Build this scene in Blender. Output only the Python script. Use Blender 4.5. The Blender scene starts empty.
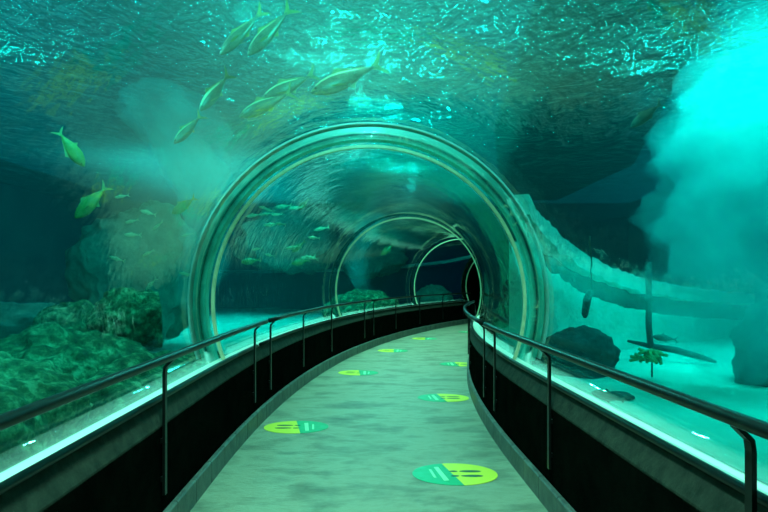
import bpy, bmesh, math, random
from mathutils import Vector, noise, Matrix
R = random.Random(7)
sc = bpy.context.scene
C = bpy.data.collections.new('aquarium'); sc.collection.children.link(C)
PI = math.pi
F, HY, CAMZ = 600.0, 281.0, 1.5

# ------------------------------------------------------------------ helpers
def at(px, py, d):
    """a point of the place at distance d along the view axis"""
    return Vector(((px-384)*d/F, d, CAMZ-(py-HY)*d/F))

def link(name, me, mat=None, parent=None):
    o = bpy.data.objects.new(name, me); C.objects.link(o)
    if mat: me.materials.append(mat)
    if parent: o.parent = parent
    return o

def obj(name, bm, mat=None, parent=None, smooth=False):
    bmesh.ops.recalc_face_normals(bm, faces=bm.faces)
    me = bpy.data.meshes.new(name); bm.to_mesh(me); bm.free()
    if smooth:
        for p in me.polygons: p.use_smooth = True
    return link(name, me, mat, parent)

def tag(o, label=None, cat=None, group=None, kind=None):
    if label: o['label'] = label
    if cat: o['category'] = cat
    if group: o['group'] = group
    if kind: o['kind'] = kind
    return o

def empty(name, loc, rot=(0, 0, 0)):
    o = bpy.data.objects.new(name, None); C.objects.link(o)
    o.location = loc; o.rotation_euler = rot; o.empty_display_size = .1
    return o

def copy_tree(o, parent=None):
    c = o.copy(); C.objects.link(c); c.parent = parent
    for ch in list(o.children): copy_tree(ch, c)
    return c

# ------------------------------------------------------------------ the tunnel's centre line
K = 1/30
S0 = -6.0; DS = .05
_path = []
def _build():
    x, y = .02 + 6*.03, -6.0
    n = int(36/DS)
    for i in range(n):
        s = S0 + i*DS
        h = -.03 if s < 4.6 else -.03 + (s-4.6)*K
        _path.append((x, y, h))
        x += math.sin(h+.5*K*DS*(s > 4.6))*DS; y += math.cos(h)*DS
_build()
def ctr(s):
    f = (s-S0)/DS; i = max(0, min(len(_path)-2, int(f))); t = f-i
    a, b = _path[i], _path[i+1]
    return tuple(a[k]+(b[k]-a[k])*t for k in range(3))
def P(s, l, z):
    """point at arc length s, l metres to the right of the centre line, height z"""
    x, y, h = ctr(s)
    return Vector((x + l*math.cos(h), y - l*math.sin(h), z))

def sweep(bm, prof, s0, s1, step=.4, closed=True, caps=True):
    """sweeps a profile [(l, z)] along the centre line"""
    n = max(1, int(round((s1-s0)/step))); rows = []
    for i in range(n+1):
        s = s0+(s1-s0)*i/n
        rows.append([bm.verts.new(P(s, l, z)) for l, z in prof])
    m = len(prof)
    for a, b in zip(rows, rows[1:]):
        for j in range(m if closed else m-1):
            bm.faces.new((a[j], a[(j+1) % m], b[(j+1) % m], b[j]))
    if caps and closed:
        bm.faces.new(rows[0]); bm.faces.new(rows[-1][::-1])
    return rows

def tube(bm, pts, r, n=10, caps=True):
    rows = []; prev = None
    for i, p in enumerate(pts):
        p = Vector(p)
        d = (Vector(pts[min(i+1, len(pts)-1)]) - Vector(pts[max(i-1, 0)])).normalized()
        if prev is None:
            u = d.orthogonal().normalized()
        else:
            u = (prev - d*prev.dot(d)).normalized()
        prev = u; v = d.cross(u)
        rr = r(i/(len(pts)-1)) if callable(r) else r
        rows.append([bm.verts.new(p+(u*math.cos(2*PI*k/n)+v*math.sin(2*PI*k/n))*rr) for k in range(n)])
    for a, b in zip(rows, rows[1:]):
        for j in range(n): bm.faces.new((a[j], a[(j+1) % n], b[(j+1) % n], b[j]))
    if caps: bm.faces.new(rows[0][::-1]); bm.faces.new(rows[-1])

def box(bm, c, s, m=None):
    r = bmesh.ops.create_cube(bm, size=1)
    for v in r['verts']:
        v.co = Vector((v.co.x*s[0], v.co.y*s[1], v.co.z*s[2]))
        if m: v.co = m @ v.co
        v.co += Vector(c)

# ------------------------------------------------------------------ materials
def mat(name):
    m = bpy.data.materials.new(name); m.use_nodes = True
    nt = m.node_tree; nt.nodes.clear()
    out = nt.nodes.new('ShaderNodeOutputMaterial')
    return m, nt, out
def N(nt, t, **kw):
    n = nt.nodes.new(t)
    for k, v in kw.items():
        if k in n.inputs: n.inputs[k].default_value = v
        else: setattr(n, k, v)
    return n
def ramp(nt, fac, stops):
    r = nt.nodes.new('ShaderNodeValToRGB')
    while len(r.color_ramp.elements) < len(stops): r.color_ramp.elements.new(.5)
    for e, (p, c) in zip(r.color_ramp.elements, stops): e.position = p; e.color = (*c, 1)
    nt.links.new(fac, r.inputs[0]); return r
def surf(name, c1, c2=None, scale=4, rough=.6, bump=0, bscale=20, metallic=0, stops=None, detail=6, spec=.5, stretch=(1, 1, 1), dist=.02):
    m, nt, out = mat(name); L = nt.links.new
    b = N(nt, 'ShaderNodeBsdfPrincipled', Roughness=rough, Metallic=metallic)
    b.inputs['Specular IOR Level'].default_value = spec
    tc = N(nt, 'ShaderNodeTexCoord'); mp = N(nt, 'ShaderNodeMapping'); mp.inputs['Scale'].default_value = stretch
    L(tc.outputs['Object'], mp.inputs[0])
    if c2 is not None or stops:
        n = N(nt, 'ShaderNodeTexNoise', Scale=scale, Detail=detail, Roughness=.65)
        L(mp.outputs[0], n.inputs['Vector'])
        r = ramp(nt, n.outputs['Fac'], stops or [(.35, c1), (.65, c2)])
        L(r.outputs[0], b.inputs['Base Color'])
    else: b.inputs['Base Color'].default_value = (*c1, 1)
    if bump:
        n2 = N(nt, 'ShaderNodeTexNoise', Scale=bscale, Detail=8, Roughness=.7)
        L(mp.outputs[0], n2.inputs['Vector'])
        bp = N(nt, 'ShaderNodeBump', Strength=bump, Distance=dist)
        L(n2.outputs['Fac'], bp.inputs['Height']); L(bp.outputs[0], b.inputs['Normal'])
    L(b.outputs[0], out.inputs[0]); return m

M = {}
M['floor'] = surf('worn_concrete', None, None, 2.0, .45, .5, 25, stops=[(.30, (.10, .11, .08)), (.44, (.22, .24, .17)), (.53, (.33, .345, .25)), (.62, (.26, .28, .20)), (.74, (.15, .165, .12))], detail=10, stretch=(.75, 1.35, 1))
M['wall'] = surf('black_painted_wall', (.002, .0028, .002), (.004, .0055, .004), 5, .85, .2, 40, spec=.0)
M['cap'] = surf('grey_stone_cap', (.02, .026, .019), (.045, .052, .038), 12, .75, .4, 50, spec=.1)
M['kerb'] = surf('grey_kerb_tile', (.06, .075, .07), (.13, .15, .13), 7, .5, .2, 30)
M['strip'] = surf('white_seal', (.85, .95, .85), None, rough=.4)
M['gasket'] = surf('black_gasket', (.01, .012, .012), None, rough=.35)
M['rail'] = surf('dark_rail_paint', (.004, .005, .005), (.008, .010, .009), 20, .35, spec=.2)
M['ring'] = surf('pale_bronze_ring', (.85, .80, .50), (.65, .60, .36), 10, .4)
M['yellow'] = surf('yellow_vinyl', (.85, .78, .05), None, rough=.45)
M['green'] = surf('green_vinyl', (.01, .38, .16), (.02, .46, .24), 9, .45)
M['mint'] = surf('mint_vinyl', (.35, .85, .50), None, rough=.45)
M['print'] = surf('dark_green_vinyl', (.015, .10, .06), None, rough=.5)
M['sand'] = surf('tank_sand', (.50, .55, .45), (.66, .70, .60), 1.3, .9, .5, 6, dist=.06)
M['paint'] = surf('dark_blue_tank_paint', (.03, .13, .17), (.045, .18, .20), .8, .8)
M['navy'] = surf('navy_tank_paint', (.01, .05, .15), (.012, .06, .18), .8, .8)
M['tealwall'] = surf('teal_plaster_rockwork', (.32, .75, .62), (.50, .88, .74), 1.2, .8, .5, 4, dist=.08)
M['ledge'] = surf('pale_rock_ledge', (.55, .62, .52), (.75, .80, .68), 3, .85, .6, 8, dist=.08)
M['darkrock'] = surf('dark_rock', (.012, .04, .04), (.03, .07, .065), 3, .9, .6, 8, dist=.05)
M['rock'] = surf('mossy_rock', None, None, 9, .85, .8, 24, stops=[(.32, (.02, .045, .02)), (.48, (.10, .14, .06)), (.56, (.26, .28, .13)), (.66, (.55, .56, .32))], dist=.06)
M['palerock'] = surf('pale_grey_rock', None, None, 2.5, .85, .8, 7, stops=[(.3, (.10, .22, .18)), (.5, (.22, .36, .28)), (.7, (.42, .50, .36))], dist=.08)
M['pipe'] = surf('pale_pipe', (.55, .75, .70), None, rough=.4)
M['coral'] = surf('yellow_coral', (.62, .42, .12), (.42, .36, .14), 20, .8, .5, 40)
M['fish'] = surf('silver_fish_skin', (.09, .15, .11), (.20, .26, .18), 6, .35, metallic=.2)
M['fishback'] = surf('lit_back_pale_skin', (.80, .82, .50), (.62, .70, .42), 6, .35)  # light from above painted into fish backs as cream; also tiny fish skin
M['fin'] = surf('yellow_green_fin', (.42, .40, .14), (.28, .30, .12), 12, .45)
M['yfish'] = surf('yellow_fish_skin', (.38, .36, .08), (.22, .26, .08), 8, .35)
M['dfish'] = surf('dark_fish_skin', (.05, .08, .06), (.09, .12, .09), 8, .5)
M['eye'] = surf('fish_eye', (.005, .005, .005), None, rough=.1)
M['rope'] = surf('dark_rope', (.02, .04, .04), (.04, .06, .05), 40, .8)

def acrylic():
    m, nt, out = mat('clear_acrylic'); L = nt.links.new
    lw = N(nt, 'ShaderNodeLayerWeight', Blend=.5)
    pw = N(nt, 'ShaderNodeMath', operation='POWER'); pw.inputs[1].default_value = 5
    # layer weight facing at blend .5 is 1-cos
    L(lw.outputs['Facing'], pw.inputs[0])
    ma = N(nt, 'ShaderNodeMath', operation='MULTIPLY_ADD'); ma.inputs[1].default_value = .9; ma.inputs[2].default_value = .035
    L(pw.outputs[0], ma.inputs[0])
    tc = N(nt, 'ShaderNodeTexCoord')
    n = N(nt, 'ShaderNodeTexNoise', Scale=1.6, Detail=4, Roughness=.6); L(tc.outputs['Object'], n.inputs['Vector'])
    bp = N(nt, 'ShaderNodeBump', Strength=.4, Distance=.02); L(n.outputs['Fac'], bp.inputs['Height'])
    g = N(nt, 'ShaderNodeBsdfGlossy', Roughness=.03); g.inputs['Color'].default_value = (.95, 1, .98, 1)
    L(bp.outputs[0], g.inputs['Normal'])
    t = N(nt, 'ShaderNodeBsdfTransparent'); t.inputs['Color'].default_value = (.93, .99, .97, 1)
    mx = N(nt, 'ShaderNodeMixShader'); L(ma.outputs[0], mx.inputs[0]); L(t.outputs[0], mx.inputs[1]); L(g.outputs[0], mx.inputs[2])
    L(mx.outputs[0], out.inputs[0]); return m
M['acrylic'] = acrylic()

def collar():
    m, nt, out = mat('thick_acrylic_edge'); L = nt.links.new
    tc = N(nt, 'ShaderNodeTexCoord')
    n = N(nt, 'ShaderNodeTexNoise', Scale=3, Detail=6); L(tc.outputs['Object'], n.inputs['Vector'])
    r = ramp(nt, n.outputs['Fac'], [(.36, (.06, .66, .55)), (.5, (.14, 1.0, .85))])
    d = N(nt, 'ShaderNodeBsdfDiffuse'); L(r.outputs[0], d.inputs[0])
    tl = N(nt, 'ShaderNodeBsdfTranslucent'); L(r.outputs[0], tl.inputs[0])
    a = N(nt, 'ShaderNodeMixShader'); a.inputs[0].default_value = .5; L(d.outputs[0], a.inputs[1]); L(tl.outputs[0], a.inputs[2])
    t = N(nt, 'ShaderNodeBsdfTransparent'); t.inputs['Color'].default_value = (.7, 1, .95, 1)
    b = N(nt, 'ShaderNodeMixShader'); b.inputs[0].default_value = .96; L(t.outputs[0], b.inputs[1]); L(a.outputs[0], b.inputs[2])
    g = N(nt, 'ShaderNodeBsdfGlossy', Roughness=.4)
    c = N(nt, 'ShaderNodeMixShader'); c.inputs[0].default_value = .12; L(b.outputs[0], c.inputs[1]); L(g.outputs[0], c.inputs[2])
    L(c.outputs[0], out.inputs[0]); return m
M['collar'] = collar()

def watersurf():
    m, nt, out = mat('water_surface'); L = nt.links.new
    tc = N(nt, 'ShaderNodeTexCoord'); mp = N(nt, 'ShaderNodeMapping'); mp.inputs['Scale'].default_value = (1.5, .8, 1)
    L(tc.outputs['Object'], mp.inputs[0])
    n = N(nt, 'ShaderNodeTexNoise', Scale=2.2, Detail=4, Roughness=.55, Distortion=.6); L(mp.outputs[0], n.inputs['Vector'])
    n2 = N(nt, 'ShaderNodeTexNoise', Scale=9, Detail=3, Roughness=.5, Distortion=.3); L(mp.outputs[0], n2.inputs['Vector'])
    ad = N(nt, 'ShaderNodeMath', operation='MULTIPLY_ADD'); ad.inputs[1].default_value = .25
    L(n2.outputs['Fac'], ad.inputs[0]); L(n.outputs['Fac'], ad.inputs[2])
    bp = N(nt, 'ShaderNodeBump', Strength=1.0, Distance=.5); L(ad.outputs[0], bp.inputs['Height'])
    g = N(nt, 'ShaderNodeBsdfGlossy', Roughness=.04); g.inputs['Color'].default_value = (.8, .95, .95, 1); L(bp.outputs[0], g.inputs['Normal'])
    rf = N(nt, 'ShaderNodeBsdfRefraction', Roughness=.02, IOR=1.15); rf.inputs['Color'].default_value = (.8, 1, 1, 1); L(bp.outputs[0], rf.inputs['Normal'])
    t = N(nt, 'ShaderNodeBsdfTransparent'); t.inputs['Color'].default_value = (.85, .98, .95, 1)
    tl = N(nt, 'ShaderNodeBsdfTranslucent'); tl.inputs['Color'].default_value = (.3, .9, .85, 1); L(bp.outputs[0], tl.inputs['Normal'])
    a = N(nt, 'ShaderNodeMixShader'); a.inputs[0].default_value = .6; L(g.outputs[0], a.inputs[1]); L(rf.outputs[0], a.inputs[2])
    b = N(nt, 'ShaderNodeMixShader'); b.inputs[0].default_value = .12; L(a.outputs[0], b.inputs[1]); L(tl.outputs[0], b.inputs[2])
    c = N(nt, 'ShaderNodeMixShader'); c.inputs[0].default_value = .35; L(b.outputs[0], c.inputs[1]); L(t.outputs[0], c.inputs[2])
    L(c.outputs[0], out.inputs[0]); return m
M['watersurf'] = watersurf()

def vol(name, absn, scat, dens_s, aniso=.3):
    m, nt, out = mat(name); L = nt.links.new
    s = N(nt, 'ShaderNodeVolumeScatter', Density=dens_s, Anisotropy=aniso); s.inputs['Color'].default_value = (*scat, 1)
    mx = max(absn)
    if mx > 0:
        a = N(nt, 'ShaderNodeVolumeAbsorption', Density=mx); a.inputs['Color'].default_value = tuple(1-v/mx for v in absn)+(1,)
        ad = N(nt, 'ShaderNodeAddShader'); L(s.outputs[0], ad.inputs[0]); L(a.outputs[0], ad.inputs[1]); L(ad.outputs[0], out.inputs['Volume'])
    else: L(s.outputs[0], out.inputs['Volume'])
    return m
M['water'] = vol('tank_water', (.75, .05, .040), (.06, .85, 1.0), .0065)
def plumemat():
    m, nt, out = mat('bubble_haze'); L = nt.links.new
    tc = N(nt, 'ShaderNodeTexCoord')
    n = N(nt, 'ShaderNodeTexNoise', Scale=1.7, Detail=4, Roughness=.6); L(tc.outputs['Object'], n.inputs['Vector'])
    r = N(nt, 'ShaderNodeMapRange'); r.inputs['From Min'].default_value = .36; r.inputs['From Max'].default_value = .68; r.inputs['To Max'].default_value = 1.35; r.inputs['To Min'].default_value = .38
    L(n.outputs['Fac'], r.inputs['Value'])
    s = N(nt, 'ShaderNodeVolumeScatter', Anisotropy=.2); s.inputs['Color'].default_value = (.22, .86, .9, 1)
    L(r.outputs[0], s.inputs['Density']); L(s.outputs[0], out.inputs['Volume'])
    return m
M['plume'] = plumemat()

# ------------------------------------------------------------------ the walkway
RC, RZ, RI, RO = 0, 1.31, 1.42, 1.50      # tunnel arch: centre height, inner and outer radius
SE = 21.7
def strip_obj(name, prof, m, s0=-4, s1=SE+3, **k):
    bm = bmesh.new(); sweep(bm, prof, s0, s1, **k); return obj(name, bm, m)
tag(strip_obj('floor', [(-1.24, 0), (1.24, 0), (1.24, -.1), (-1.24, -.1)], M['floor']), kind='structure')
for side, sg in (('left', -1), ('right', 1)):
    tag(strip_obj('wall_'+side, [(sg*1.20, 0), (sg*1.20, .66), (sg*1.21, .66), (sg*1.34, .66), (sg*1.34, 0)], M['wall'], s1=SE), kind='structure')
    tag(strip_obj('trim_1' if sg < 0 else 'trim_2', [(sg*1.20, .655), (sg*1.20, .67), (sg*1.255, .785), (sg*1.34, .785), (sg*1.34, .655)], M['cap'], s1=SE), kind='structure')
    tag(strip_obj('trim_3' if sg < 0 else 'trim_4', [(sg*1.262, .785), (sg*1.262, .80), (sg*1.335, .81), (sg*1.335, .785)], M['strip'], s1=SE), kind='structure')
    # tiled kerb
    bm = bmesh.new(); s = -3.9
    while s < SE:
        sweep(bm, [(sg*1.165, 0), (sg*1.165, .15), (sg*1.175, .16), (sg*1.205, .16), (sg*1.205, 0)], s, s+.39); s += .4
    tag(obj('baseboard_'+side, bm, M['kerb']), kind='structure')

# ------------------------------------------------------------------ handrails
def rail(side, sg, s0, s1, posts, label):
    t = empty('handrail', P(s0, sg*1.13, 0))
    tag(t, label, 'handrail')
    inv = Matrix.Translation(-t.location)
    def part(name, bm, m=M['rail'], sm=True):
        bmesh.ops.transform(bm, matrix=inv, verts=bm.verts); return obj(name, bm, m, t, sm)
    n = int((s1-s0)/.5)+1
    bm = bmesh.new(); tube(bm, [P(s0+(s1-s0)*i/n, sg*1.13, 1.07) for i in range(n+1)], .024, 12); part('top_rail', bm)
    bm = bmesh.new(); tube(bm, [P(s0+(s1-s0)*i/n, sg*1.235, .81) for i in range(n+1)], .018, 10); part('lower_rail', bm)
    for s in posts:
        bm = bmesh.new()
        pts = [P(s, sg*1.13, 1.05), P(s, sg*1.145, 1.035), P(s, sg*1.175, 1.005), P(s, sg*1.18, .97), P(s, sg*1.18, .27)]
        x, y, h = ctr(s); tdir = Vector((math.sin(h), math.cos(h), 0)); ldir = Vector((math.cos(h), -math.sin(h), 0))
        rows = []
        for i, p in enumerate(pts):
            d = (pts[min(i+1, 4)]-pts[max(i-1, 0)]).normalized(); nn = d.cross(tdir).normalized()
            rows.append([bm.verts.new(p+tdir*a+nn*b) for a, b in ((-.018, -.008), (.018, -.008), (.018, .008), (-.018, .008))])
        for a, b in zip(rows, rows[1:]):
            for j in range(4): bm.faces.new((a[j], a[(j+1) % 4], b[(j+1) % 4], b[j]))
        bm.faces.new(rows[0]); bm.faces.new(rows[-1])
        po = part('post', bm, sm=False)
        bm = bmesh.new()
        for z in (.36, .58):
            bm = bmesh.new(); box(bm, P(s, sg*1.192, z), (.028, .028, .028), Matrix.Rotation(-h, 3, 'Z'))
            bmesh.ops.transform(bm, matrix=inv, verts=bm.verts)
            obj('wall_bracket', bm, M['rail'], po)
rail('left', -1, -3.5, 6.35, [-2.6, -.2, .95, 3.5, 6.05], 'long straight black handrail on the left wall, beside the large boulders')
rail('left', -1, 6.5, 13.0, [6.75, 8.5, 10.3, 12.7], 'black handrail on the left wall in the bend before the bright sand')
rail('left', -1, 13.1, 21.5, [13.4, 15.2, 17.2, 19.2, 21.0], 'farthest black handrail on the left wall, running to the dark portal')
rail('right', 1, -3.5, 5.95, [-2.6, -.3, 1.84, 3.9, 5.7], 'long straight black handrail on the right wall, before the bright sand and bubbles')
rail('right', 1, 6.2, 13.0, [6.4, 8.5, 10.3, 12.7], 'short black handrail on the right wall where it bends out of sight')

# ------------------------------------------------------------------ acrylic tunnel
A0 = math.acos((.80-RZ)/RI)           # angle from the top down to the ledge
def arch(r, n=40, a=None):
    a = A0 if a is None else a
    return [(r*math.sin(-a+2*a*i/n), RZ+r*math.cos(-a+2*a*i/n)) for i in range(n+1)]
segs = [(-4.0, 5.24, 'nearest clear acrylic arch section, reaching from the camera to the large bronze ring'),
        (5.36, 11.24, 'clear acrylic arch section just behind the large bronze ring'),
        (11.36, 17.24, 'clear acrylic arch section between the second and third joint rings'),
        (17.36, 21.65, 'farthest clear acrylic arch section, ending at the dark portal')]
for a, b, lab in segs:
    bm = bmesh.new()
    prof = arch(RI) + arch(RO, a=math.acos((.80-RZ)/RO))[::-1]
    sweep(bm, prof, a, b, step=.3)
    tag(obj('acrylic_arch', bm, M['acrylic'], smooth=False), lab, 'acrylic tunnel')
for o in C.objects:
    if o.name.startswith('acrylic_arch'):
        for p in o.data.polygons: p.use_smooth = p.area < 2 and len(p.vertices) == 4
labs = ['largest bronze joint ring with a wide teal collar around it', 'second joint ring, beyond the largest one, thin and pale',
        'small third joint ring before the dark portal', 'smallest pale ring framing the black portal opening']
for s, lab in zip((5.3, 11.3, 17.3, 21.7), labs):
    t = tag(empty('joint_ring', P(s, 0, .8)), lab, 'ring')
    inv = Matrix.Translation(-t.location)
    def part(name, bm, m, sm=True):
        bmesh.ops.transform(bm, matrix=inv, verts=bm.verts); return obj(name, bm, m, t, sm)
    bm = bmesh.new(); a = math.acos((.80-RZ)/1.35)
    sweep(bm, arch(1.364, 72, a) + arch(1.388, 72, a-.02)[::-1], s-.02, s+.02, step=.04); part('seal', bm, M['ring'], False)
    if s > 6: continue
    bm = bmesh.new(); a = math.acos((.80-RZ)/1.42)
    sweep(bm, arch(1.43, 72, a) + arch(1.535, 72, a-.03)[::-1], s-.06, s+.06, step=.12); part('collar', bm, M['collar'], False)
    bm = bmesh.new(); sweep(bm, arch(1.553, 72, a-.05) + arch(1.568, 72, a-.05)[::-1], s-.1, s+.1, step=.2); part('outer_band', bm, M['pipe'], False)

# portal passage at the far end
bm = bmesh.new()
pr = [(1.385*math.sin(2*PI*i/48), RZ+1.385*math.cos(2*PI*i/48)) for i in range(48)]
po = [(1.62*math.sin(2*PI*i/48), RZ+1.62*math.cos(2*PI*i/48)) for i in range(48)]
rows = sweep(bm, pr, SE+.1, SE+4, caps=False); rows2 = sweep(bm, po, SE+.1, SE+4, caps=False)
for j in range(48): bm.faces.new((rows[0][j], rows[0][(j+1) % 48], rows2[0][(j+1) % 48], rows2[0][j]))
bm.faces.new(rows[-1]); bm.faces.new(rows2[-1])
tag(obj('wall_portal', bm, M['wall']), kind='structure')

# ------------------------------------------------------------------ floor stickers
def make_sticker():
    t = empty('floor_sticker', (0, 0, 0))
    def clip(keep, z0, z1, name, m):
        bm = bmesh.new(); r = .33
        pts = [(r*math.cos(2*PI*i/64), r*math.sin(2*PI*i/64)) for i in range(64)]
        dv = lambda p: p[0]-(-.02 - .18*p[1]) if keep > 0 else -(p[0]-(-.02-.18*p[1]))
        outp = []
        for i in range(64):
            a, b = pts[i], pts[(i+1) % 64]
            if dv(a) >= 0: outp.append(a)
            if dv(a)*dv(b) < 0:
                u = dv(a)/(dv(a)-dv(b)); outp.append((a[0]+(b[0]-a[0])*u, a[1]+(b[1]-a[1])*u))
        lo = [bm.verts.new((x, y, z0)) for x, y in outp]; hi = [bm.verts.new((x, y, z1)) for x, y in outp]
        bm.faces.new(lo[::-1]); bm.faces.new(hi)
        for i in range(len(lo)): bm.faces.new((lo[i], lo[(i+1) % len(lo)], hi[(i+1) % len(lo)], hi[i]))
        return obj(name, bm, m, t)
    y = clip(1, .0005, .004, 'yellow_half', M['yellow']); g = clip(-1, .0005, .004, 'green_half', M['green'])
    def poly(name, pts, m, par):
        bm = bmesh.new()
        lo = [bm.verts.new((a, b, .0035)) for a, b in pts]; hi = [bm.verts.new((a, b, .0055)) for a, b in pts]
        bm.faces.new(lo[::-1]); bm.faces.new(hi)
        for i in range(len(lo)): bm.faces.new((lo[i], lo[(i+1) % len(lo)], hi[(i+1) % len(lo)], hi[i]))
        return obj(name, bm, m, par)
    for sg in (-1, 1):
        yy = sg*.07
        poly('sole', [(.125+.085*math.cos(u), yy+(.030+.004*math.cos(u))*math.sin(u)) for u in [2*PI*i/24 for i in range(24)]], M['print'], y)
        poly('heel', [(-.005+.032*math.cos(u), yy+.022*math.sin(u)) for u in [2*PI*i/16 for i in range(16)]], M['print'], y)
    poly('stripe', [(-.15, .20), (-.115, .21), (-.06, -.20), (-.10, -.21)], M['mint'], g)
    poly('stripe', [(-.195, .13), (-.175, .13), (-.15, -.12), (-.17, -.12)], M['mint'], g)
    return t
stk = make_sticker()
spots = [(.55, 4.66, 0, 'nearest and largest round green and yellow footprint sticker on the walkway floor'),
         (-.90, 6.16, 1, 'round footprint sticker beside the left wall, yellow half to the left, nearest the camera'),
         (.76, 7.7, 0, 'second round footprint sticker on the right side of the walkway'),
         (-.42, 9.8, 1, 'second round footprint sticker along the left side of the walkway'),
         (1.33, 10.8, 0, 'third round footprint sticker on the right side, where the walkway bends'),
         (.19, 12.9, 1, 'third round footprint sticker along the left side of the walkway'),
         (1.05, 15.6, 1, 'small far footprint sticker, fourth along the left side of the walkway'),
         (2.5, 17.6, 0, 'smallest, farthest footprint sticker on the walkway before the dark portal')]
for i, (x, y, fl, lab) in enumerate(spots):
    o = stk if i == 0 else copy_tree(stk)
    o.location = (x, y, 0); o.scale = (1, .8, 1); o.rotation_euler.z = (PI if fl else 0) - max(0, y-6)*.035
    tag(o, lab, 'sticker', 'round footprint stickers on the walkway')

# ------------------------------------------------------------------ tank: bed, walls, water
def grid(name, x0, x1, y0, y1, nx, ny, fz, m, skip=None):
    bm = bmesh.new(); V = {}
    for i in range(nx+1):
        for j in range(ny+1):
            x = x0+(x1-x0)*i/nx; y = y0+(y1-y0)*j/ny; V[i, j] = bm.verts.new((x, y, fz(x, y)))
    for i in range(nx):
        for j in range(ny): bm.faces.new((V[i, j], V[i+1, j], V[i+1, j+1], V[i, j+1]))
    return obj(name, bm, m, smooth=True)
def lat(x, y):
    """sideways distance of a plan point from the centre line"""
    best = 9e9
    for i in range(0, len(_path), 10):
        q = _path[i]; d = (q[0]-x)**2+(q[1]-y)**2
        if d < best: best = d
    return math.sqrt(best)
def bed(x, y):
    z = .28 + .10*noise.noise(Vector((x*.5, y*.5, 0))) + .03*noise.noise(Vector((x*2, y*2, 3)))
    l = lat(x, y)
    if l < 1.36: z = -.3
    return z
WX0, WX1, WY0, WY1, WZ = -11.0, 11.0, -7.0, 27.0, 4.3
sd = grid('sandy_tank_bed', WX0, WX1, WY0, WY1, 150, 240, bed, M['sand']); tag(sd, kind='structure')
for nm, c, s, m in (('wall_tank_left', (WX0-.1, 10, 2.2), (.2, 35, 5.6), M['paint']), ('wall_tank_right', (WX1+.1, 10, 2.2), (.2, 35, 5.6), M['paint']),
                    ('wall_tank_back', (0, WY1+.1, 2.2), (22.4, .2, 5.6), M['navy']), ('wall_tank_front', (0, WY0-.1, 2.2), (22.4, .2, 5.6), M['paint'])):
    bm = bmesh.new(); box(bm, c, s); tag(obj(nm, bm, m), kind='structure')
ws = grid('water_surface', WX0, WX1, WY0, WY1, 110, 190, lambda x, y: WZ+.05*noise.noise(Vector((x*1.1, y*.7, 1)))+.02*noise.noise(Vector((x*3, y*2, 5))), M['watersurf'])
tag(ws, kind='structure')
# body of water: the tank box minus the closed tunnel
bm = bmesh.new()
box(bm, (0, 10, 2.05), (22.1, 34.1, 4.6))
prof = [(1.52*math.sin(-A1+2*A1*i/40), RZ+1.52*math.cos(-A1+2*A1*i/40)) for A1 in [math.acos((.78-RZ)/1.52)] for i in range(41)]
prof = [(-1.42, -.15)] + prof + [(1.42, -.15)]
bmesh.ops.recalc_face_normals(bm, faces=bm.faces)
b2 = bmesh.new(); sweep(b2, prof, -5.5, SE+4.2, step=.3); bmesh.ops.recalc_face_normals(b2, faces=b2.faces); bmesh.ops.reverse_faces(b2, faces=b2.faces)
tmp = bpy.data.meshes.new('t'); b2.to_mesh(tmp); b2.free(); bm.from_mesh(tmp)
me = bpy.data.meshes.new('water_body'); bm.to_mesh(me); bm.free()
USE_WATER = True
if USE_WATER: tag(link('water', me, M['water']), kind='structure')

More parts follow.
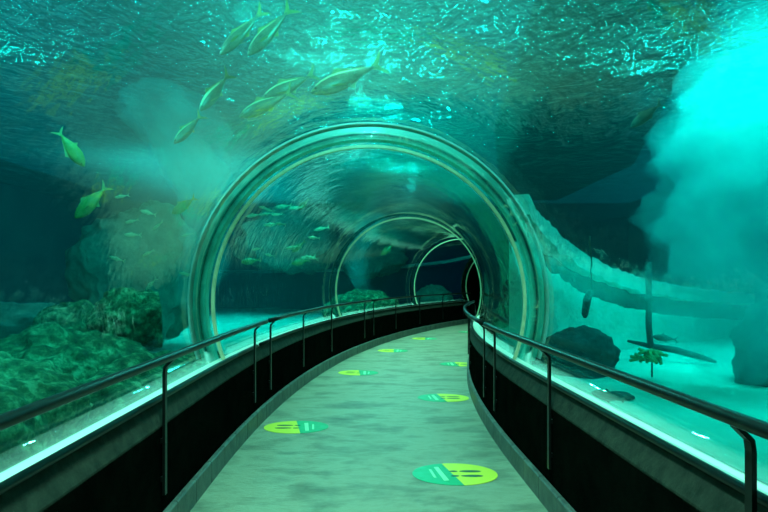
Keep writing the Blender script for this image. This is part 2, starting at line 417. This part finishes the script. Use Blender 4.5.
# ------------------------------------------------------------------ rocks
def rock(name, c, size, seed, m, sub=5, amp=.28, freq=1.1, rough=.15, rot=0, flat=None):
    bm = bmesh.new(); bmesh.ops.create_icosphere(bm, subdivisions=sub, radius=1)
    off = Vector((seed*3.1, seed*1.7, seed*.9)); rm = Matrix.Rotation(rot, 3, 'Z')
    for v in bm.verts:
        n = v.co.normalized()
        r = 1 + amp*noise.noise(n*freq+off) + amp*.5*noise.noise(n*freq*2.3+off)
        r += rough*(noise.multi_fractal(n*5+off, 1, 2.2, 5)-1)*.5
        p = n*r
        if flat: 
            for f in flat:
                fn = Vector(f[:3]).normalized(); d = p.dot(fn)-f[3]
                if d > 0: p -= fn*d*.92
        v.co = rm @ Vector((p.x*size[0], p.y*size[1], p.z*size[2]))
    o = obj(name, bm, m, smooth=True); o.location = c
    return o
rocks = [
 ((-2.85, 3.9, .30), (.90, .9, .74), 1, 'rock', 'large rounded mossy boulder nearest the camera, behind the left handrail', 0, None),
 ((-2.95, 5.6, .46), (.66, .7, .62), 2, 'rock', 'mossy boulder in the middle of the left rock pile, below the flat-ended one', .4, None),
 ((-2.75, 6.6, 1.08), (.42, .55, .36), 3, 'rock', 'flat-ended mossy boulder on top of the left rock pile', .5, [(1, -.1, .05, .62)]),
 ((-3.6, 7.1, .75), (.42, .6, .5), 4, 'rock', 'small rounded boulder at the rear left of the rock pile', 0, None),
 ((-2.35, 6.2, .28), (.62, 1.5, .50), 5, 'rock', 'low dark mossy rock slope along the acrylic before the largest ring', 0, None),
 ((-4.4, 10.8, 1.5), (1.15, 1.2, 1.35), 6, 'palerock', 'tall pale rock face behind the left boulders', .2, [(.3, -1, .1, .55)]),
 ((-3.4, 23.6, 3.15), (1.9, 3.6, 1.45), 7, 'palerock', 'overhanging slanting pale rock outcrop seen inside the largest ring', 0, [(.1, -1, .1, .55), (1, 0, .1, .75)]),
 ((-.6, 25.0, 2.55), (1.35, 2.4, 1.0), 8, 'palerock', 'pale peaked rock outcrop seen inside the second ring', 0, [(.2, -1, .2, .5)]),
 ((-.7, 18.4, .45), (1.1, .8, .75), 9, 'rock', 'low dark green rock mound inside the second ring', 0, None),
 ((2.0, 24.2, .6), (.8, .6, .75), 10, 'palerock', 'small pale rock beside the dark portal', 0, None),
 ((-7.6, 12, .35), (1.6, 1.2, .7), 11, 'palerock', 'low pale rock far off at the left edge behind the boulders', 0, None),
 ((-5.7, 12.5, .3), (1.3, 1.0, .6), 12, 'palerock', 'low pale rock far off, just left of the rock pile', 0, None),
 ((2.55, 8.2, .35), (.62, .5, .5), 13, 'darkrock', 'low dark rock at the foot of the teal wall', .3, None),
 ((5.3, 7.2, .5), (.9, .8, 1.0), 14, 'darkrock', 'dark rock outcrop on the sand right of the bubbles', 0, None),
 ((2.5, 6.35, .27), (.16, .12, .06), 15, 'darkrock', 'small flat dark stone on the bright sand', 0, None),
]
for c, s, sd_, m, lab, rot, fl in rocks:
    tag(rock('boulder', c, s, sd_, M[m], sub=4 if max(s) < .3 else 6, rot=rot, flat=fl), lab, 'rock')

# teal rockwork wall with ledge on the right
def wall_strip(name, ztop, zbot, inset, thick, m, jag_t, jag_b, seed):
    bm = bmesh.new(); n = 160; rows = []
    a, b, c = Vector((1.78, 7.6)), Vector((3.3, 10.5)), Vector((8.2, 13.4))
    for i in range(n+1):
        t = i/n; p = a*(1-t)**2+b*2*t*(1-t)+c*t*t; d = ((b-a)*(1-t)+(c-b)*t).normalized(); nn = Vector((-d.y, d.x))   # towards the back left
        j = noise.noise(Vector((t*26, seed, 0)))+.6*noise.noise(Vector((t*70, seed, 2)))
        k = noise.noise(Vector((t*18, seed+5, 0)))+.6*noise.noise(Vector((t*50, seed, 9)))
        zt = ztop(t)+jag_t*j; zb = zbot(t)+jag_b*k
        col = []
        m_ = 8
        for q in range(m_+1):
            z = zt+(zb-zt)*q/m_
            w = .06*noise.noise(Vector((t*14, z*2.2, seed)))
            x = p - nn*(-inset+w*1.0)
            col.append(bm.verts.new((x.x, x.y, z)))
        for q in range(m_, -1, -1):
            z = zt+(zb-zt)*q/m_; x = p + nn*(inset+thick)
            col.append(bm.verts.new((x.x, x.y, z)))
        rows.append(col)
    L_ = len(rows[0])
    for r1, r2 in zip(rows, rows[1:]):
        for j in range(L_): bm.faces.new((r1[j], r1[(j+1) % L_], r2[(j+1) % L_], r2[j]))
    bm.faces.new(rows[0]); bm.faces.new(rows[-1])
    return bm
zr = lambda t: 2.60-1.38*t+.25*math.sin(t*PI)*(-1)
rw = tag(empty('rockwork_wall', (1.75, 7.9, 0)), 'teal rockwork wall with a jagged pale ledge, right of the largest ring', 'rock wall')
inv = Matrix.Translation((-1.75, -7.9, 0))
for nm, zt, zb, ins, th, mm, jt, jb, sd_ in (
    ('pale_ledge', zr, lambda t: zr(t)-.26, -.06, .3, 'ledge', .05, .05, 3),
    ('recess_shade', lambda t: zr(t)-.2, lambda t: zr(t)-.75, .16, .1, 'darkrock', .0, .0, 4),  # shade under the ledge put into a band of dark rock colour
    ('lower_face', lambda t: zr(t)-.60, lambda t: .1, .0, .2, 'tealwall', .06, 0, 6)):
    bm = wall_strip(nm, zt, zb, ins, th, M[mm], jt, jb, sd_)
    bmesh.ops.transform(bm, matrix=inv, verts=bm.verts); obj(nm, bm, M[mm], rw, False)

# ropes and pipe
def rope(px, d, y0, y1, r, lab, cat='rope', name='hanging_rope'):
    bm = bmesh.new(); a = at(px, y0, d); b = at(px+2, y1, d)
    tube(bm, [a.lerp(b, i/8)+Vector((.02*noise.noise(Vector((i*.7, d, 0))), 0, 0)) for i in range(9)], r, 8)
    return tag(obj(name, bm, M['rope'], smooth=True), lab, cat)
rope(648, 9.4, 262, 348, .05, 'thick dark mooring pole standing before the teal wall, nearest the bubbles', 'pole', 'mooring_pole')
rope(590, 8.3, 236, 292, .012, 'thin dark rope hanging in front of the jagged ledge, ending at a float')
bm = bmesh.new(); tube(bm, [at(591, 290, 8.3), at(590, 292, 8.3), at(587, 300, 8.3), at(585, 314, 8.3), at(585, 318, 8.3)], lambda t: .02+.035*math.sin(t*PI), 12)
tag(obj('rope_float', bm, M['rope'], smooth=True), 'dark elongated float at the end of the thin rope', 'float')
bm = bmesh.new(); q = [Vector((-10.9, 26.6, 1.9)), Vector((-4, 26.6, 1.92)), Vector((0, 26.2, 2.05)), Vector((2.6, 25.6, 2.3)), Vector((4.0, 24.6, 2.6))]
pts = []
for i in range(41):
    t = i/40*4; k = min(3, int(t)); pts.append(q[k].lerp(q[k+1], t-k))
for _ in range(6): pts = [pts[0]]+[(pts[i-1]+pts[i]*2+pts[i+1])/4 for i in range(1, 40)]+[pts[-1]]
tube(bm, pts, .07, 10)
tag(obj('water_pipe', bm, M['pipe'], smooth=True), 'long pale pipe crossing the dark back of the tank', 'pipe')
# log and coral on the right sand
bm = bmesh.new(); tube(bm, [at(628, 341, 9.9), at(650, 346, 9.5), at(675, 350, 9.2), at(700, 357, 8.9), at(716, 362, 8.7)], lambda t: .02+.03*abs(math.sin(t*PI))**.7, 10)
tag(obj('sunken_branch', bm, M['darkrock'], smooth=True), 'long dark sunken branch lying on the bright sand', 'branch')
cr = tag(empty('coral_clump', at(652, 366, 7.6)), 'small yellowish branching coral on the sand beside the branch', 'coral')
bm = bmesh.new(); tube(bm, [(0, 0, -.14), (0, 0, .16)], .012, 8); obj('stem', bm, M['darkrock'], cr)
for k in range(22):
    bm = bmesh.new(); a = R.uniform(0, 2*PI); l = R.uniform(.12, .30)
    tube(bm, [(0, 0, .08), (l*.5*math.cos(a), l*.5*math.sin(a), .08+.12*R.random()), (l*math.cos(a+.4), l*math.sin(a+.4), .02+.2*R.random())], lambda t: .035*(1-t*.4), 6)
    obj('branch', bm, M['coral'], cr, True)

# ------------------------------------------------------------------ fish
def make_fish(name, skin, back, fin, slim=1.0, lengthy=1.0):
    """unit-length fish, nose at -x, back +z"""
    t = empty(name, (0, 0, 0))
    prof = [(0, .004, .004), (.03, .035, .022), (.09, .075, .045), (.18, .112, .066), (.30, .135, .078), (.42, .130, .074), (.54, .105, .058), (.66, .070, .038), (.76, .038, .020), (.82, .022, .012), (.86, .026, .008)]
    bm = bmesh.new(); rows = []
    for x, h, w in prof:
        h *= slim; w *= slim
        rows.append([bm.verts.new((x-.45, w*math.cos(2*PI*k/16), h*math.sin(2*PI*k/16)-.01*math.sin(x*PI))) for k in range(16)])
    for a, b in zip(rows, rows[1:]):
        for j in range(16): bm.faces.new((a[j], a[(j+1) % 16], b[(j+1) % 16], b[j]))
    bm.faces.new(rows[0][::-1]); bm.faces.new(rows[-1])
    o = obj('body', bm, skin, t, True); o.data.materials.append(back)
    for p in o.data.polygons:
        if len(p.vertices) == 4 and p.normal.z > .62: p.material_index = 1  # upward faces get the back colour, a painted highlight on silver fish
    def finm(nm, pts, th=.006, par=t):
        bm = bmesh.new()
        a = [bm.verts.new((x, -th, z)) for x, z in pts]; b = [bm.verts.new((x, th, z)) for x, z in pts]
        bm.faces.new(a); bm.faces.new(b[::-1])
        for i in range(len(a)): bm.faces.new((a[i], a[(i+1) % len(a)], b[(i+1) % len(a)], b[i]))
        return obj(nm, bm, fin, par)
    finm('tail_fin', [(.36, .012), (.43, .05), (.55, .16), (.53, .10), (.46, .0), (.53, -.10), (.55, -.16), (.43, -.05), (.36, -.012)])
    finm('dorsal_fin', [(-.13, .12*slim), (-.05, .17*slim+.02), (.02, .145*slim), (.14, .10*slim), (.30, .045*slim), (.30, .03*slim), (.10, .07*slim), (-.10, .11*slim)])
    finm('anal_fin', [(.02, -.12*slim), (.08, -.17*slim-.01), (.12, -.11*slim), (.30, -.045*slim), (.30, -.03*slim), (.06, -.08*slim)])
    for sg in (-1, 1):
        bm = bmesh.new()
        pts = [(-.22, .055*slim, -.02), (-.10, .11*slim, -.055), (-.02, .12*slim, -.09), (-.08, .085*slim, -.075), (-.20, .055*slim, -.045)]
        a = [bm.verts.new((x, sg*y, z)) for x, y, z in pts]; b = [bm.verts.new((x, sg*(y+.006), z+.004)) for x, y, z in pts]
        bm.faces.new(a); bm.faces.new(b[::-1])
        for i in range(5): bm.faces.new((a[i], a[(i+1) % 5], b[(i+1) % 5], b[i]))
        obj('pectoral_fin', bm, fin, t)
        bm = bmesh.new(); bmesh.ops.create_uvsphere(bm, u_segments=10, v_segments=8, radius=.014)
        bmesh.ops.translate(bm, verts=bm.verts, vec=(-.37, sg*.036*slim, .018)); obj('eye', bm, M['eye'], t, True)
    return t
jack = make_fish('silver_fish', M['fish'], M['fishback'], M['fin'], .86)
yel = make_fish('yellow_fish', M['yfish'], M['yfish'], M['fin'], 1.15)
drk = make_fish('grey_fish', M['dfish'], M['dfish'], M['dfish'], .95)
small = make_fish('small_fish', M['fishback'], M['fishback'], M['fishback'], .8)
first = set()
def place(proto, px, py, d, length, ang, yaw, lab, group):
    """nose direction in the picture plane: ang degrees below the left horizontal; yaw turns it in depth"""
    o = proto if proto not in first else copy_tree(proto)
    first.add(proto)
    o.location = at(px, py, d); o.scale = (length,)*3
    o.rotation_euler = (math.radians(R.uniform(-12, 12)), math.radians(-ang), math.radians(yaw))
    tag(o, lab, 'fish', group)
    return o
G = 'silver fish below the water surface'
for a in [
 (jack, 240, 34, 4.8, .52, 42, -10, 'large silver fish at the top edge, the left one of the close pair'),
 (jack, 268, 33, 4.9, .55, 45, -8, 'large silver fish at the top edge, the right one of the close pair'),
 (jack, 344, 79, 5.6, .76, 24, 5, 'long silver fish alone beside the sparkling water above the tunnel crown'),
 (jack, 287, 87, 6.0, .62, 26, 0, 'upper of two overlapping silver fish above the ring'),
 (jack, 264, 105, 6.0, .62, 24, -5, 'lower of two overlapping silver fish above the ring'),
 (jack, 214, 93, 5.6, .50, 55, 30, 'slim silver fish diving steeply, left of the overlapping pair'),
 (jack, 187, 130, 6.4, .46, 50, 25, 'dim silver fish below the steeply diving one'),
]: place(*a, G)
G = 'yellow fish around the pale rocks'
for a in [
 (yel, 72, 150, 5.6, .40, 125, 25, 'yellowish fish pointing its nose down, high above the left boulders'),
 (yel, 90, 203, 6.2, .48, 48, 10, 'yellow fish above the tall pale rock face, left of the ring'),
 (yel, 183, 206, 8.0, .40, 35, 0, 'yellow fish near the left rim of the largest ring'),
 (yel, 303, 205, 16, .45, 45, 0, 'highest yellow fish before the slanting rock inside the largest ring'),
 (yel, 298, 247, 16.2, .50, 40, 0, 'yellow fish at the middle of the slanting rock inside the ring'),
 (yel, 250, 261, 16, .55, 8, 0, 'yellow fish low at the left of the slanting rock inside the ring'),
 (yel, 300, 262, 16.5, .55, 12, 0, 'yellow fish lowest before the slanting rock inside the ring'),
 (yel, 368, 238, 18.6, .50, 40, 0, 'small yellow fish at the peak of the rock inside the second ring'),
 (yel, 387, 250, 18.6, .55, 40, 0, 'small yellow fish at the right of the rock inside the second ring'),
]: place(*a, G)
place(drk, 607, 396, 6.1, .40, -14, 10, 'grey fish low over the bright sand behind the right handrail', None)
place(drk, 664, 338, 9.6, .42, -8, 0, 'dark slim fish above the sunken branch', None)
place(drk, 645, 116, 5.2, .36, 38, 0, 'dark slim fish silhouetted by the bright bubbles near the surface', None)
for i in range(16):
    x, y = R.uniform(232, 325), R.uniform(205, 258)
    place(small, x, y, R.uniform(11.5, 13.5), R.uniform(.22, .38), R.uniform(-15, 12), R.uniform(-20, 20), 'tiny pale fish in the loose school inside the largest ring', 'tiny fish inside the largest ring')
for i in range(12):
    x, y = R.uniform(110, 195), R.uniform(195, 290)
    place(small, x, y, R.uniform(8.0, 9.2), R.uniform(.16, .26), R.uniform(-30, 50), R.uniform(-20, 20), 'tiny pale fish in the loose school before the tall rock left of the rings', 'tiny fish before the tall left rock')
# ------------------------------------------------------------------ bubble plumes
def plume(base, top, r0, r1, seed, lab, lean=0, n=44, m=28, amp=.45):
    bm = bmesh.new(); rows = []
    base, top = Vector(base), Vector(top)
    for i in range(n+1):
        t = i/n; c = base.lerp(top, t)+Vector((.22*math.sin(t*5+seed), .15*math.cos(t*4+seed), 0))
        rr = r0+(r1-r0)*t**.9
        rr *= min(1, (t*12+.05))**.5*min(1, ((1-t)*14+.1))**.5
        row = []
        for k in range(m):
            a = 2*PI*k/m; dv = Vector((math.cos(a), math.sin(a), 0))
            q = dv*1.3+Vector((0, 0, t*6))+Vector((seed, 0, 0))
            f = 1+amp*noise.noise(q*1.1)*1.6+amp*.6*noise.noise(q*3)
            row.append(bm.verts.new(c+dv*rr*max(.3, f)))
        rows.append(row)
    for a, b in zip(rows, rows[1:]):
        for j in range(m): bm.faces.new((a[j], a[(j+1) % m], b[(j+1) % m], b[j]))
    bm.faces.new(rows[0][::-1]); bm.faces.new(rows[-1])
    return obj('bubble_plume', bm, M['plume'], smooth=True)
tag(plume((3.72, 6.8, .3), (4.45, 6.9, WZ-.1), .58, 1.0, 2.0, ''), 'wide cloudy column of bubbles rising from the sand at the right', 'bubbles', kind='stuff')
tag(plume((-2.5, 8.6, .9), (-3.0, 8.2, WZ-.1), .22, .55, 5.0, ''), 'faint column of bubbles rising behind the left rim of the largest ring', 'bubbles', kind='stuff')
tag(plume((-.65, 18.2, 1.1), (-.5, 18.2, 3.6), .22, .40, 9.0, ''), 'small bubble cloud inside the second ring', 'bubbles', kind='stuff')

# unseen dark slab added above the right of the tank to darken the surface
bm = bmesh.new()
pts = [(1.7, 5.0), (3.4, 5.0), (7.5, 18), (7.5, 26), (5, 26), (2.6, 14)]
lo = [bm.verts.new((x, y, 5.0)) for x, y in pts]; hi = [bm.verts.new((x, y, 5.2)) for x, y in pts]
bm.faces.new(lo[::-1]); bm.faces.new(hi)
for i in range(6): bm.faces.new((lo[i], lo[(i+1) % 6], hi[(i+1) % 6], hi[i]))
tag(obj('shade_slab', bm, M['darkrock']), kind='structure')

# ------------------------------------------------------------------ light
def area(name, loc, sx, sy, power, col, rot=(0, 0, 0), spread=PI):
    l = bpy.data.lights.new(name, 'AREA'); l.shape = 'RECTANGLE'; l.size = sx; l.size_y = sy; l.energy = power; l.color = col; l.spread = spread
    o = bpy.data.objects.new(name, l); C.objects.link(o); o.location = loc; o.rotation_euler = rot; return o
TL = (1.0, .78, .55); TC = (.32, 1, .86)
SP = math.radians(75)
area('tank_lamp', (-.3, 3.8, 8), 2.0, 8, 330, TL, spread=SP)
area('tank_lamp', (.3, 12, 8), 3, 6, 480, TL, spread=SP)
area('tank_lamp', (2.6, 18, 8), 3, 5, 420, TL, spread=SP)
area('tank_lamp', (5.3, 8.0, 7), 3.0, 5, 980, TC, spread=SP)
area('tank_lamp', (-4.5, 17, 7), 4, 8, 1000, TC, spread=SP)
def point(loc, power, col, r=.1):  # unseen lights added underwater for surface glints and to brighten collar, rocks, wall
    l = bpy.data.lights.new('added_fill_light', 'POINT'); l.energy = power; l.color = col; l.shadow_soft_size = r
    o = bpy.data.objects.new('added_fill_light', l); C.objects.link(o); o.location = loc
for loc, p in (((-.35, 8.0, 3.85), 90), ((-.6, 12, 3.9), 200), ((.6, 15.5, 3.9), 260), ((-.2, 2.2, 3.6), 330), ((-4.6, 7.5, 4.0), 26), ((-2.9, 4.6, 3.9), 120), ((3.5, 8.0, 3.9), 85), ((5.5, 9.6, 3.8), 60)): point(loc, p, (.75, 1, .85))
w = bpy.data.worlds.new('World'); sc.world = w; w.use_nodes = True
bg = w.node_tree.nodes['Background']; bg.inputs[0].default_value = (.03, .38, .46, 1); bg.inputs[1].default_value = .38

# ------------------------------------------------------------------ camera
cd = bpy.data.cameras.new('camera'); cam = bpy.data.objects.new('camera', cd); C.objects.link(cam); sc.camera = cam
cd.sensor_width = 36; cd.lens = 36*F/768; cd.shift_y = (HY-256)/768; cd.clip_end = 200; cd.clip_start = .05
cam.location = (0, 0, CAMZ); cam.rotation_euler = (PI/2, 0, 0)
vs = sc.view_settings; vs.view_transform = 'Standard'; vs.look = 'None'; vs.gamma = 1; vs.use_curve_mapping = False; vs.exposure = .45
cy = sc.cycles
cy.max_bounces = 8; cy.diffuse_bounces = 2; cy.glossy_bounces = 3; cy.transmission_bounces = 4; cy.transparent_max_bounces = 24; cy.volume_bounces = 1
cy.caustics_reflective = False; cy.caustics_refractive = False; cy.use_denoising = True
cy.sample_clamp_indirect = 4
